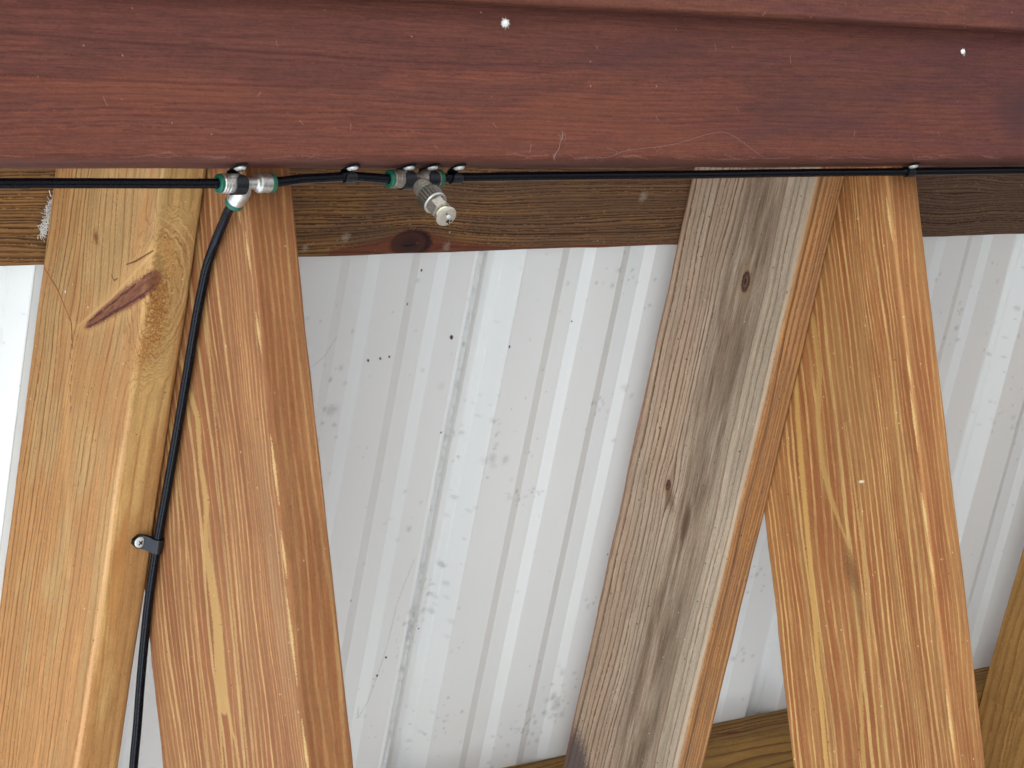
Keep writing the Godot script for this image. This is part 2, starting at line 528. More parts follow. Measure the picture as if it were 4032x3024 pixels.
func timbers():
	# stained beam: underside towards the ground, inner edge at z = 0
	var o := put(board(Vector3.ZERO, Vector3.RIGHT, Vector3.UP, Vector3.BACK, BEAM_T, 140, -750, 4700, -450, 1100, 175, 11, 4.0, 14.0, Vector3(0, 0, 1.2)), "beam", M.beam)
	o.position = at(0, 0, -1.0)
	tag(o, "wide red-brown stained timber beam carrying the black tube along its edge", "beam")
	o = put(board(Vector3.ZERO, Vector3.RIGHT, Vector3.UP, Vector3.BACK, 38, 140, -750, 4700, -450, 1100, 180, 12, 3.0, 20.0), "trim_board", M.trim)
	o.position = at(0, -9.0, 105.2)
	tag(o, "paler red-brown stained board overlapping the beam at the top right", "board")
	var rl := ["golden rafter well off the right edge of the picture", "honey coloured rafter with a long dark spike knot and torn grain", "grey weathered rafter with a small oval knot and orange underside", "yellow-brown rafter cut off by the right edge of the picture"]
	var jl := ["orange ceiling joist well off the right edge of the picture", "orange-brown ceiling joist behind the hanging black tube, with one broad pale streak", "orange-brown ceiling joist behind the grey rafter, with a dark smudge", "orange-brown ceiling joist off the right edge of the picture"]
	for i in 4:
		o = put(board(Vector3.ZERO, DIR, Vector3.RIGHT, NRM, RT, RD, -98, 1830, -20, 660, RT + RD, 21 + i, [3.2, 5.5, 4.0, 3.2][i], 14.0), "rafter", [M.rafter3, M.rafter1, M.rafter2, M.rafter3][i])
		o.position = at3(slope(RX[i], 0, 0))
		tag(o, rl[i], "rafter", "rafters")
		o = put(board(Vector3.ZERO, Vector3.FORWARD, Vector3.RIGHT, Vector3.UP, RT, JD, -104, 3200, -20, 560, RT + JD, 31 + i, 3.4, 14.0), "joist", [M.joist2, M.joist1, M.joist2, M.joist1][i])
		o.position = at(RX[i] + RT + 0.4, BEAM_T + 0.3, 0)
		tag(o, jl[i], "joist", "ceiling joists")
	o = put(board(Vector3.ZERO, Vector3.RIGHT, NRM, -DIR, 37.2, 140, -745, 4700, -420, 1300, 178, 41, 2.5, 20.0), "purlin", M.purlin1)
	o.position = at3(slope(0, 140.6, 107.0))
	tag(o, "dark brown purlin with a round knot directly behind the black tube", "purlin", "purlins")
	o = put(board(Vector3.ZERO, Vector3.RIGHT, NRM, DIR, 37.2, 140, -745, 4700, 300, 900, 178, 42, 2.5, 20.0), "purlin", M.purlin2)
	o.position = at3(slope(0, 140.6, 633.0))
	tag(o, "yellow-brown purlin crossing the bottom right corner behind the rafters", "purlin", "purlins")
	o = put(board(Vector3.ZERO, Vector3.RIGHT, NRM, DIR, 37.2, 140, -745, 4700, 300, 900, 178, 43, 2.5, 40.0), "purlin", M.purlin2)
	o.position = at3(slope(0, 140.6, 1260.0))
	tag(o, "purlin high under the metal roof near the ridge", "purlin", "purlins")
	for x in [-720.0, 4600.0]:
		o = put(board(Vector3.ZERO, Vector3.UP, Vector3.RIGHT, Vector3.BACK, 89, 89, -2578, -0.5, -450, 1100, 175, 51, 4.0, 60.0), "post", M.trim)
		o.position = at(x, 0, 8)
		tag(o, "red-brown timber post under the %s end of the stained beam" % ("left" if x < 0 else "right"), "post", "posts")

# ---------------------------------------------------------------- misting line
const HR := 3.175

func screw(parent: Node, o: Vector3, ax: Vector3, r: float, dome: float):
	var b := MB.new()
	var pf := [Vector2(-1.0, r * 0.96), Vector2(0.0, r)]
	for i in range(1, 7):
		var a := PI * 0.5 * i / 6.0
		pf.append(Vector2(sin(a) * dome, maxf(cos(a), 0.02) * r))
	lathe(b, o, ax, pf, 24)
	var sc := put(b, "screw", M.zinc, parent)
	var u := ax.cross(Vector3(0.5, 0.3, 0.8)).normalized()
	var w := ax.cross(u).normalized()
	b = MB.new()
	box(b, o + ax * dome, u * r * 0.46, w * r * 0.11, ax * 0.12)
	box(b, o + ax * (dome + 0.02), w * r * 0.46, u * r * 0.11, ax * 0.12)
	put(b, "cross_recess", M.recess, sc)

# P-clip on the beam's inner face: loop round a tube of radius r whose centre is (yc, zc)
func beam_clip(x: float, yc: float, zc: float, r: float, label: String):
	var t := thing("tube_clip", label, "clip", at(x, yc - 12.0, -1.0), "black tube clips")
	var b := MB.new()
	var path := []       # (y, z) relative to (yc, zc)
	var wall := -2.6 - zc
	path.append_array([Vector2(-11.4, wall + 0.4), Vector2(-9.4, wall), Vector2(-6.0, wall - 0.2), Vector2(-2.0, wall - 0.3), Vector2(r * 0.6, lerpf(wall, r + 0.7, 0.55))])
	for i in 21:         # over the top of the tube, down its front and back underneath
		var an := deg_to_rad(58.0 + 250.0 * i / 20.0)
		path.append(Vector2(sin(an), cos(an)) * (r + 0.7))
	strap(b, Vector3(0, 12.0, zc + 1.0), Vector3(0, 1, 0), Vector3(0, 0, 1), Vector3.RIGHT, path, 8.6, 0.8)
	put(b, "band", M.clip, t)
	screw(t, Vector3(0.0, 12.0 - 5.0, zc + 1.0 + wall - 0.7), Vector3(0, -0.06, -1).normalized(), 3.9, 1.9)

func collar(t: Node, o: Vector3, ax: Vector3, r: float):
	var b := MB.new()
	lathe(b, o, ax, [Vector2(-3.4, r - 0.6), Vector2(-0.2, r), Vector2(0.9, r - 0.1), Vector2(1.4, r - 0.7), Vector2(1.5, 3.5), Vector2(-2.0, 3.45)], 32)
	put(b, "seal_collar", M.green, t)

func mist_line():
	var hy := 20.0
	var tc := Vector3(-240.5, 18.5, -12.2)       # first tee
	var bd := Vector3(0, 0.86, -0.51).normalized()
	# tubes
	var o: MeshInstance3D
	var b := MB.new()
	tube(b, [Vector3(-800, hy, -9.5), Vector3(-600, hy, -10.0), Vector3(-409, hy, -10.8), Vector3(-348, hy, -11.2), Vector3(-284, hy - 1, -12.0), Vector3(-257, 18.5, -12.2)], HR)
	o = put(b, "tube", M.tube); o.position = at(0, 0, 0)
	tag(o, "straight black tube entering from the left edge below the beam", "tube", "black water tubes")
	b = MB.new()
	tube(b, [Vector3(-224, 18.5, -12.0), Vector3(-212, 18.7, -11.0), Vector3(-198, 19, -9.6), Vector3(-183, 19.6, -8.9), Vector3(-160, hy, -8.0), Vector3(-146, hy, -8.6), Vector3(-132, hy, -9.6), Vector3(-124, hy, -9.8)], HR)
	o = put(b, "tube", M.tube); o.position = at(0, 0, 0)
	tag(o, "short bent black tube between the two silver tee fittings", "tube", "black water tubes")
	b = MB.new()
	tube(b, [Vector3(-89, hy, -9.6), Vector3(-66, hy, -9.1), Vector3(-20, hy, -8.7), Vector3(37, hy, -8.4), Vector3(149, hy, -8.1), Vector3(246, hy, -7.4), Vector3(383, hy, -6.9), Vector3(528, hy, -6.2), Vector3(900, hy, -6.0), Vector3(1600, hy, -6.0)], HR)
	o = put(b, "tube", M.tube); o.position = at(0, 0, 0)
	tag(o, "long black tube running right from the nozzle along the beam", "tube", "black water tubes")
	b = MB.new()
	var be := tc + bd * 18.0
	tube(b, [be, Vector3(-239.4, 45.0, -26.0), Vector3(-237.4, 54.5, -31.2), Vector3(-235.9, 64.2, -37.0), Vector3(-235, 74.2, -45.0), Vector3(-235, 84.3, -56.0), Vector3(-235, 93.5, -70.0), Vector3(-235, 103, -85.5), Vector3(-235, 122, -120.3), Vector3(-235, 143.2, -158.7), Vector3(-235, 165.4, -197.9), Vector3(-235, 184.8, -231.6), Vector3(-235, 204, -269), Vector3(-235, 216.4, -297.7), Vector3(-235, 228.9, -329.8), Vector3(-235, 239.5, -359), Vector3(-235, 250.9, -388), Vector3(-235, 290, -500), Vector3(-235, 330, -640)], HR)
	o = put(b, "tube", M.tube); o.position = at(0, 0, 0)
	tag(o, "black tube hanging from the first tee down the rafter", "tube", "black water tubes")

	# first tee: nickel body along the beam, branch going up to the rafter
	var t := thing("tee_fitting", "silver tee fitting with three green collars feeding the hanging tube", "fitting", at3(tc), "silver tee fittings")
	b = MB.new()
	var X := Vector3.RIGHT
	lathe(b, Vector3.ZERO, X, [Vector2(-19.0, 4.0), Vector2(-18.8, 5.9), Vector2(-18.0, 6.3), Vector2(-17.3, 6.3), Vector2(-17.0, 5.85), Vector2(-16.4, 5.85), Vector2(-16.1, 6.25), Vector2(-15.2, 6.25), Vector2(-14.9, 5.9), Vector2(-14.3, 5.9), Vector2(-14.0, 6.3), Vector2(-12.0, 6.3), Vector2(-5.0, 6.2), Vector2(-3.0, 5.2), Vector2(-1.0, 4.2), Vector2(3.0, 3.9), Vector2(6.0, 4.0), Vector2(7.2, 4.6), Vector2(8.0, 6.0), Vector2(9.0, 6.45), Vector2(11.2, 6.4), Vector2(11.6, 6.1), Vector2(16.5, 6.1), Vector2(17.4, 5.7), Vector2(17.7, 4.0)], 36)
	lathe(b, Vector3.ZERO, bd, [Vector2(0, 3.9), Vector2(3.0, 4.2), Vector2(4.5, 5.2), Vector2(6.5, 6.2), Vector2(8.5, 6.4), Vector2(16.5, 6.2), Vector2(17.5, 5.7), Vector2(17.6, 4.0)], 36)
	put(b, "body", M.nickel, t)
	collar(t, Vector3(-20.0, 0, 0), -X, 6.1)
	collar(t, Vector3(19.0, 0, 0), X, 6.1)
	collar(t, bd * 19.4, bd, 6.2)

	# second tee and the nozzle screwed into its branch
	var nc := Vector3(-106.5, 20.0, -9.8)
	var nd := Vector3(0, -0.70, -0.72).normalized()
	t = thing("tee_fitting", "dusty tee fitting under two black clips holding the nozzle", "fitting", at3(nc), "silver tee fittings")
	b = MB.new()
	lathe(b, Vector3.ZERO, X, [Vector2(-20.0, 4.0), Vector2(-19.8, 5.9), Vector2(-19.0, 6.3), Vector2(-18.3, 6.3), Vector2(-18.0, 5.8), Vector2(-17.4, 5.8), Vector2(-17.1, 6.25), Vector2(-16.2, 6.25), Vector2(-15.9, 5.9), Vector2(-15.3, 5.9), Vector2(-15.0, 6.3), Vector2(-7.0, 6.2), Vector2(-5.0, 5.0), Vector2(-3.0, 4.1), Vector2(3.0, 4.1), Vector2(5.0, 5.0), Vector2(7.0, 6.2), Vector2(17.5, 6.2), Vector2(18.5, 5.7), Vector2(18.7, 4.0)], 36)
	lathe(b, Vector3.ZERO, nd, [Vector2(0, 3.4), Vector2(3.0, 3.3), Vector2(5.0, 4.2), Vector2(6.6, 5.6), Vector2(8.0, 6.3), Vector2(12.3, 6.3), Vector2(12.6, 6.6), Vector2(13.2, 6.6), Vector2(13.4, 6.0), Vector2(13.8, 6.0), Vector2(14.0, 6.4), Vector2(14.7, 6.4), Vector2(15.0, 5.7), Vector2(15.1, 3.0)], 36)
	put(b, "body", M.nickel_dusty, t)
	collar(t, Vector3(-21.0, 0, 0), -X, 6.1)
	collar(t, Vector3(20.0, 0, 0), X, 6.1)
	collar(t, nd * 16.2, nd, 5.9)
	var no := nc + nd * 17.0
	t = thing("mist_nozzle", "knurled metal mist nozzle pointing down with a crusted white tip", "nozzle", at3(no))
	b = MB.new()
	lathe(b, Vector3.ZERO, nd, [Vector2(0.00, 3.21), Vector2(0.11, 7.49), Vector2(0.77, 8.13)], 36)
	lathe(b, Vector3.ZERO, nd, [Vector2(0.77, 8.13), Vector2(9.46, 8.13)], 44, 0.4)
	put(b, "knurled_grip", M.knurl, t)
	b = MB.new()
	lathe(b, Vector3.ZERO, nd, [Vector2(9.46, 8.24), Vector2(10.23, 8.35), Vector2(10.78, 7.92), Vector2(10.89, 7.17), Vector2(10.45, 7.06), Vector2(10.45, 6.42)], 40)
	put(b, "rim", M.nickel, t)
	b = MB.new()
	lathe(b, Vector3.ZERO, nd, [Vector2(10.23, 6.96), Vector2(18.70, 6.96), Vector2(19.80, 6.21), Vector2(20.02, 4.28)], 6, 0.0, 1)
	put(b, "hex_body", M.nickel_dusty, t)
	b = MB.new()
	lathe(b, Vector3.ZERO, nd, [Vector2(19.58, 4.71), Vector2(22.44, 4.92), Vector2(23.43, 5.56)], 28)
	put(b, "washer", M.cream, t)
	b = MB.new()
	lathe(b, Vector3.ZERO, nd, [Vector2(23.10, 4.92), Vector2(23.32, 6.74), Vector2(23.98, 7.28), Vector2(25.30, 7.28), Vector2(25.96, 6.85), Vector2(26.40, 5.56), Vector2(26.62, 2.68), Vector2(26.68, 0.01)], 32)
	var tip := put(b, "tip", M.crust, t)
	var e1 := nd.cross(Vector3.RIGHT).normalized()
	var e2 := nd.cross(e1).normalized()
	b = MB.new()
	lathe(b, nd * 26.5 + e1 * 1.2 + e2 * -0.4, nd, [Vector2(0, 1.7), Vector2(0.6, 1.4), Vector2(0.95, 0.7), Vector2(1.0, 0.01)], 20)
	put(b, "orifice", M.zinc, tip)
	for sp in [[-2.6, -1.2, 1.5], [-2.4, -3.8, 0.9], [-4.3, -2.6, 0.6], [3.4, 2.2, 0.6]]:
		b = MB.new()
		lathe(b, nd * 26.6 + e1 * sp[0] + e2 * sp[1], nd, [Vector2(-0.3, sp[2]), Vector2(0.16, sp[2] * 0.9), Vector2(0.2, 0.01)], 9)
		put(b, "dark_pit", M.recess, tip)

	# clips
	beam_clip(-247.2, 18.5, -12.2, 6.3, "black clip with a screw gripping the left end of the first tee")
	beam_clip(-160.2, 20.0, -8.0, HR, "black clip with a screw midway between the two tee fittings")
	beam_clip(-114.4, 20.0, -9.8, 6.3, "black clip on the nozzle tee, nearer its left collar")
	beam_clip(-95.0, 20.0, -9.8, 6.3, "black clip on the nozzle tee, nearer its right collar")
	beam_clip(-72.6, 20.0, -9.2, HR, "black clip with a screw on the tube just right of the nozzle")
	beam_clip(385.0, 20.0, -6.9, HR, "small black clip on the tube above the right-hand joist")
	# clip on the rafter's underside
	var cpos := slope(-235.0, -10.3, 257.5)
	t = thing("tube_clip", "black clip with a bright cross-head screw on the honey rafter", "clip", at3(cpos), "black tube clips")
	b = MB.new()
	var path := [Vector2(-14.6, 9.2), Vector2(-11.0, 9.2), Vector2(-7.0, 8.6), Vector2(-5.0, 6.6)]
	for i in 17:
		var an := deg_to_rad(125.0) - TAU * 0.80 * i / 16.0
		path.append(Vector2(cos(an), sin(an)) * (HR + 0.7))
	path.append_array([Vector2(-5.2, 3.4), Vector2(-7.0, 6.6), Vector2(-11.0, 7.8), Vector2(-14.6, 8.0)])
	strap(b, Vector3.ZERO, Vector3.RIGHT, NRM, DIR, path, 10.0, 1.0)
	put(b, "band", M.clip, t)
	screw(t, Vector3(-9.4, 0, 0) + NRM * 6.8, -NRM, 4.1, 1.0)

func small_things():
	# spider cocoons on the beam
	var cocoons := [[Vector3(-31.2, -0.6, 93.3), 5.2, "round fluffy white spider cocoon high on the stained beam"], [Vector3(442.8, -0.6, 87.2), 4.2, "small angular white spider cocoon near the right edge of the beam"]]
	for c in cocoons:
		var t := thing("cocoon", c[2], "cocoon", at3(c[0]), "spider cocoons")
		var r := RandomNumberGenerator.new()
		r.seed = int(c[1] * 10.0)
		var nz := noise(0.35, 5 + int(c[1]), 3)
		var b := MB.new()
		var R: float = c[1] * 0.56
		for i in 10:
			for j in 16:
				var ps := []
				for e in [[i, j], [i + 1, j], [i + 1, j + 1], [i, j + 1]]:
					var th: float = PI * 0.5 * e[0] / 10.0
					var ph: float = TAU * (int(e[1]) % 16) / 16.0
					var d := Vector3(sin(th) * cos(ph), -cos(th) * 0.75, sin(th) * sin(ph) * 0.85)
					var rr := R * (1.0 + 0.35 * nz.get_noise_3dv(d * 4.0))
					ps.append([d * rr * 0.001, d.normalized()])
				b.quad(ps[0][0], ps[1][0], ps[2][0], ps[3][0], ps[0][1], ps[1][1], ps[2][1], ps[3][1])
		put(b, "silk_sac", M.web, t)
		b = MB.new()
		for i in (60 if c[1] > 5.0 else 14):
			var an := r.randf() * TAU
			var d := Vector3(cos(an), 0, sin(an))
			var l := R * r.randf_range(1.0, 1.45)
			tube(b, [d * R * 0.5 + Vector3(0, -1.2, 0), d * l * 0.8 + Vector3(0, -r.randf_range(0.2, 1.0), 0), d * l + Vector3(r.randfn() * 0.5, -0.2, r.randfn() * 0.5)], 0.09, 4, 2.0, false)
		var fz := put(b, "silk_threads", M.web, t)
		fz.set_meta("kind", "stuff")
	# cobweb threads along the beam's lower edge
	var webs := [["wispy upright cobweb strand on the lower part of the beam", [Vector3(8.8, -0.5, 19.9), Vector3(8.0, -1.4, 15), Vector3(5.4, -0.8, 11), Vector3(3.7, -1.6, 7.5), Vector3(-0.5, -1.0, 2.5), Vector3(-1.2, -0.6, -0.4)], 0.26, 12],
		["long thin sagging cobweb thread along the beam's lower edge", [Vector3(20, -0.5, 0.5), Vector3(48, -2.0, 1.0), Vector3(62, -1.8, 5), Vector3(110, -3.0, 10), Vector3(148, -1.0, 18), Vector3(165, -2.0, 19), Vector3(188, -2.0, 8), Vector3(203, -0.6, 1.0), Vector3(230, -0.6, 0.5)], 0.12, 8]]
	for w in webs:
		var b := MB.new()
		tube(b, w[1], w[2] * 0.5, 5, 1.5, false)
		var r := RandomNumberGenerator.new()
		r.seed = w[3]
		for i in w[3]:
			var k: int = r.randi() % (int(w[1].size()) - 1)
			var q: Vector3 = w[1][k].lerp(w[1][k + 1], r.randf())
			tube(b, [q, q + Vector3(r.randfn() * 2.0, r.randf_range(-0.3, 0.3), r.randfn() * 1.6), q + Vector3(r.randfn() * 3.0, 0.2, r.randfn() * 2.4)], 0.05, 4, 2.0, false)
		var o := put(b, "cobweb", M.web_thin)
		o.position = at(0, 0, 0)
		tag(o, w[0], "cobweb", "cobwebs")
	# white fluff between the dark purlin and the honey rafter
	var b2 := MB.new()
	var r2 := RandomNumberGenerator.new()
	r2.seed = 31
	for i in 260:
		var k := r2.randf()
		var q := slope(lerpf(-264.0, -270.0, k) + minf(r2.randfn() * 1.2, 1.2), 138.6, lerpf(56, 84, k) + r2.randfn() * 2.6)
		var a := Vector3(r2.randfn(), r2.randfn() * 0.4, r2.randfn()).normalized()
		tube(b2, [q, q + a * 1.6 - NRM * r2.randf() * 1.0, q + a * 2.6 + Vector3(r2.randfn(), 0, r2.randfn()) * 1.2 - NRM * r2.randf() * 1.5], r2.randf_range(0.1, 0.3), 4, 2.0, false)
	var fl := put(b2, "cobweb", M.web)
	fl.position = at(0, 0, 0)
	tag(fl, "tuft of white web fluff between the dark purlin and the honey rafter", "cobweb", "cobwebs")

# ---------------------------------------------------------------- materials
func materials():
	M.lawn = plain(c8(181, 187, 188), 0.95)
	M.blocker = plain(c8(120, 110, 100), 0.9)  # for the added wall that cuts light at the far end
	M.wall = plain(c8(72, 74, 66), 0.95)  # dark, for the added walls that block distant light
	M.concrete = concrete()
	M.sheet = sheet_paint()
	M.rafter1 = rafter_honey()
	M.rafter2 = rafter_grey()
	M.rafter3 = rafter_yellow()
	M.joist1 = joist_a()
	M.joist2 = joist_b()
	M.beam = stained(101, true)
	M.trim = stained(131, false)
	M.purlin1 = purlin_dark()
	M.purlin2 = purlin_yellow()
	small_materials()

func concrete() -> StandardMaterial3D:
	var m := plain(c8(74, 75, 77), 0.9)
	return m

func rafter_honey() -> StandardMaterial3D:
	var t := Tex.new(-20, 660, RT + RD, 1.8)
	var na := noise(1.0, 71, 3)
	var early := func(s: float, p: float, b: float) -> Color:
		var c := c8(194, 151, 101)
		if p > 138.0: c = c8(214, 170, 112)  # pale sapwood underside, lightened further to make up for weak light
		var o := clampf(0.5 + 1.6 * na.get_noise_2d(s / 160.0, p / 40.0) + (s - 190.0) / 260.0, 0.0, 1.0)
		return c.lerp(c8(191, 134, 83), o * 0.75)
	grain(t, [[-30, 60, 4.8, 0.3, 0.9], [60, 100, 6.5, 0.24, 0.75], [100, 140, 7.0, 0.25, 0.45], [140, 200, 8.0, 0.3, 0.3]], early, c8(132, 84, 46), 301, 5.0, 420.0, [[78, 158, 52, 26, -9.0], [120, 52, 30, 30, 5.0]], 0.08, 0.06, [[80, 150, 40, 22, 34.0, 62.0]])
	var w1 := noise(1.0, 72, 3)
	# torn fibres beside the knot
	var r := RandomNumberGenerator.new()
	r.seed = 5
	t.mottle(50, 153, 24, 9, 0.25, [c8(206, 150, 96), c8(176, 118, 66), c8(214, 166, 110)], 0.6, w1)
	t.mottle(84, 151, 34, 8.5, 0.06, [c8(128, 78, 38), c8(178, 118, 62), c8(150, 96, 48), c8(212, 160, 98)], 0.85, w1)
	t.mottle(114, 149, 20, 10, -0.5, [c8(140, 86, 44), c8(186, 128, 72), c8(214, 166, 108)], 0.7, w1)
	t.mottle(58, 148, 12, 5, 0.4, [c8(92, 78, 50), c8(128, 104, 66), c8(156, 116, 70)], 0.8, w1)
	t.mottle(160, 88, 42, 24, 0.25, [c8(180, 122, 70), c8(196, 144, 90)], 0.45, w1)
	for i in 3:
		var k := i * 5.0
		t.stroke([Vector3(30 - k, 144, 0.3), Vector3(36 - k, 153 + k * 0.5, 0.8), Vector3(46 - k * 0.4, 162 + k, 1), Vector3(64, 168 + k * 0.8, 1), Vector3(82 + k * 0.3, 167 + k * 0.6, 0.8), Vector3(98 + k, 160 + k * 0.5, 0.3)], 0.7, c8(236, 200, 146), 0.6, 0.9, w1, 0.9)
	# branch of the knot: pale sheath, then the maroon spike
	t.stroke([Vector3(58, 142, 1), Vector3(98, 102, 0.8), Vector3(130, 66, 0.2)], 15.0, c8(222, 170, 108), 0.5, 9.0, w1, 3.0)
	t.stroke([Vector3(130, 60, 0.25), Vector3(128, 50, 1), Vector3(190, 62, 0.9), Vector3(300, 92, 0.7)], 6.0, c8(226, 176, 118), 0.35, 6.0, w1, 3.0)
	var axis := [Vector2(66, 146), Vector2(74, 137), Vector2(86, 121), Vector2(99, 104), Vector2(112, 88), Vector2(124, 73)]
	t.stroke([Vector3(67, 145, 1.0), Vector3(74, 137, 1.1), Vector3(86, 121, 1.15), Vector3(99, 104, 0.95), Vector3(112, 88, 0.75), Vector3(122, 76, 0.45), Vector3(126, 71, 0.1)], 6.2, c8(130, 76, 54), 0.8, 2.2, w1, 2.0)
	for i in 150:      # fibres of the knot, dark towards its rim
		var q := r.randf() * 4.7
		var c0: Vector2 = axis[int(q)].lerp(axis[int(q) + 1], q - int(q))
		var off := r.randf_range(-1.0, 1.0)
		var hw := 6.4 * (1.1 - 0.16 * q)
		var nn := Vector2(0.78, 0.62)
		var p0 := c0 + nn * off * hw
		var rim := absf(off) > 0.66
		var l := r.randf_range(4.0, 11.0)
		t.stroke([Vector3(p0.x, p0.y, 0.4), Vector3(p0.x + l * 0.31, p0.y - l * 0.39, 1), Vector3(p0.x + l * 0.62 - off * 1.2, p0.y - l * 0.78, 0.2)], 0.65, [c8(84, 38, 36), c8(96, 46, 40), c8(70, 32, 32)][i % 3] if rim else [c8(150, 96, 66), c8(120, 70, 52), c8(104, 56, 46)][i % 3], 0.75 if rim else 0.55, 0.8, w1, 0.5)
	t.stroke([Vector3(76, 141, 0.7), Vector3(92, 120, 1), Vector3(105, 102, 1), Vector3(119, 83, 0.5)], 0.8, c8(74, 32, 34), 0.8, 0.9, w1, 0.8)
	t.mottle(70, 143, 8, 5, 0.6, [c8(84, 50, 40), c8(140, 92, 60), c8(112, 68, 48)], 0.8, w1)
	# V shaped crack and little splits
	t.stroke([Vector3(100, -2, 1), Vector3(105.8, 4, 1), Vector3(114, 27, 1), Vector3(129, 52, 1), Vector3(146, 59, 0.6)], 0.55, c8(92, 52, 30), 0.85, 0.6, w1, 0.4)
	t.stroke([Vector3(105, 1, 1), Vector3(126, 47, 1)], 2.6, c8(196, 134, 82), 0.5, 3.0, w1, 1.0)
	for i in 9: t.stroke([Vector3(130 + i * 7, 53 + i * 1.6 + r.randfn() * 1.2, 1), Vector3(134 + i * 7, 54 + i * 1.6, 0.4)], 0.6, c8(104, 58, 38), 0.7, 0.6)
	t.stroke([Vector3(128, 62, 0.6), Vector3(108, 84, 1), Vector3(95, 99, 1), Vector3(70, 122, 1), Vector3(48, 143, 1)], 0.8, c8(232, 190, 134), 0.55, 1.6, w1, 0.6)
	t.stroke([Vector3(66, 113, 0.6), Vector3(60, 124, 1), Vector3(48, 141, 1)], 0.55, c8(100, 58, 34), 0.85, 0.5, w1, 0.3)
	t.stroke([Vector3(79.6, 96, 0.8), Vector3(82, 100, 1), Vector3(78.9, 104, 0.7)], 0.5, c8(96, 56, 34), 0.8, 0.5)
	t.blob(62, 69.5, 3.6, 2.4, 0.5, c8(112, 74, 42), 0.85, 0.6, w1, 0.9)
	t.blob(62, 69.5, 5.5, 4.0, 0.5, c8(150, 102, 60), 0.4, 0.9, w1, 0.9)
	t.stroke([Vector3(74, 62, 0.5), Vector3(86, 64, 1), Vector3(96, 65, 0.4)], 0.9, c8(232, 184, 138), 0.6, 1.2, w1, 0.8)
	t.blob(112, 38, 1.0, 1.0, 0, c8(245, 240, 232), 0.9, 0.5)
	# deeper orange lens on the underside, pink wane along the edge
	t.stroke([Vector3(232, 151, 0.2), Vector3(262, 150, 1.0), Vector3(300, 150, 1.1), Vector3(326, 152, 0.3)], 4.0, c8(196, 132, 74), 0.5, 2.6, w1, 1.6)
	t.stroke([Vector3(160, 141, 0.4), Vector3(220, 139, 1), Vector3(330, 140, 1), Vector3(460, 138, 1), Vector3(640, 140, 1)], 2.0, c8(234, 182, 138), 0.6, 1.8, w1, 1.8)
	specks(t, 60, c8(240, 224, 196), 0.25, 0.6, 11)
	specks(t, 130, c8(120, 76, 44), 0.25, 0.6, 12)
	return finish(t, 0.72, 2.2, Color(0.865, 0.86, 0.82))

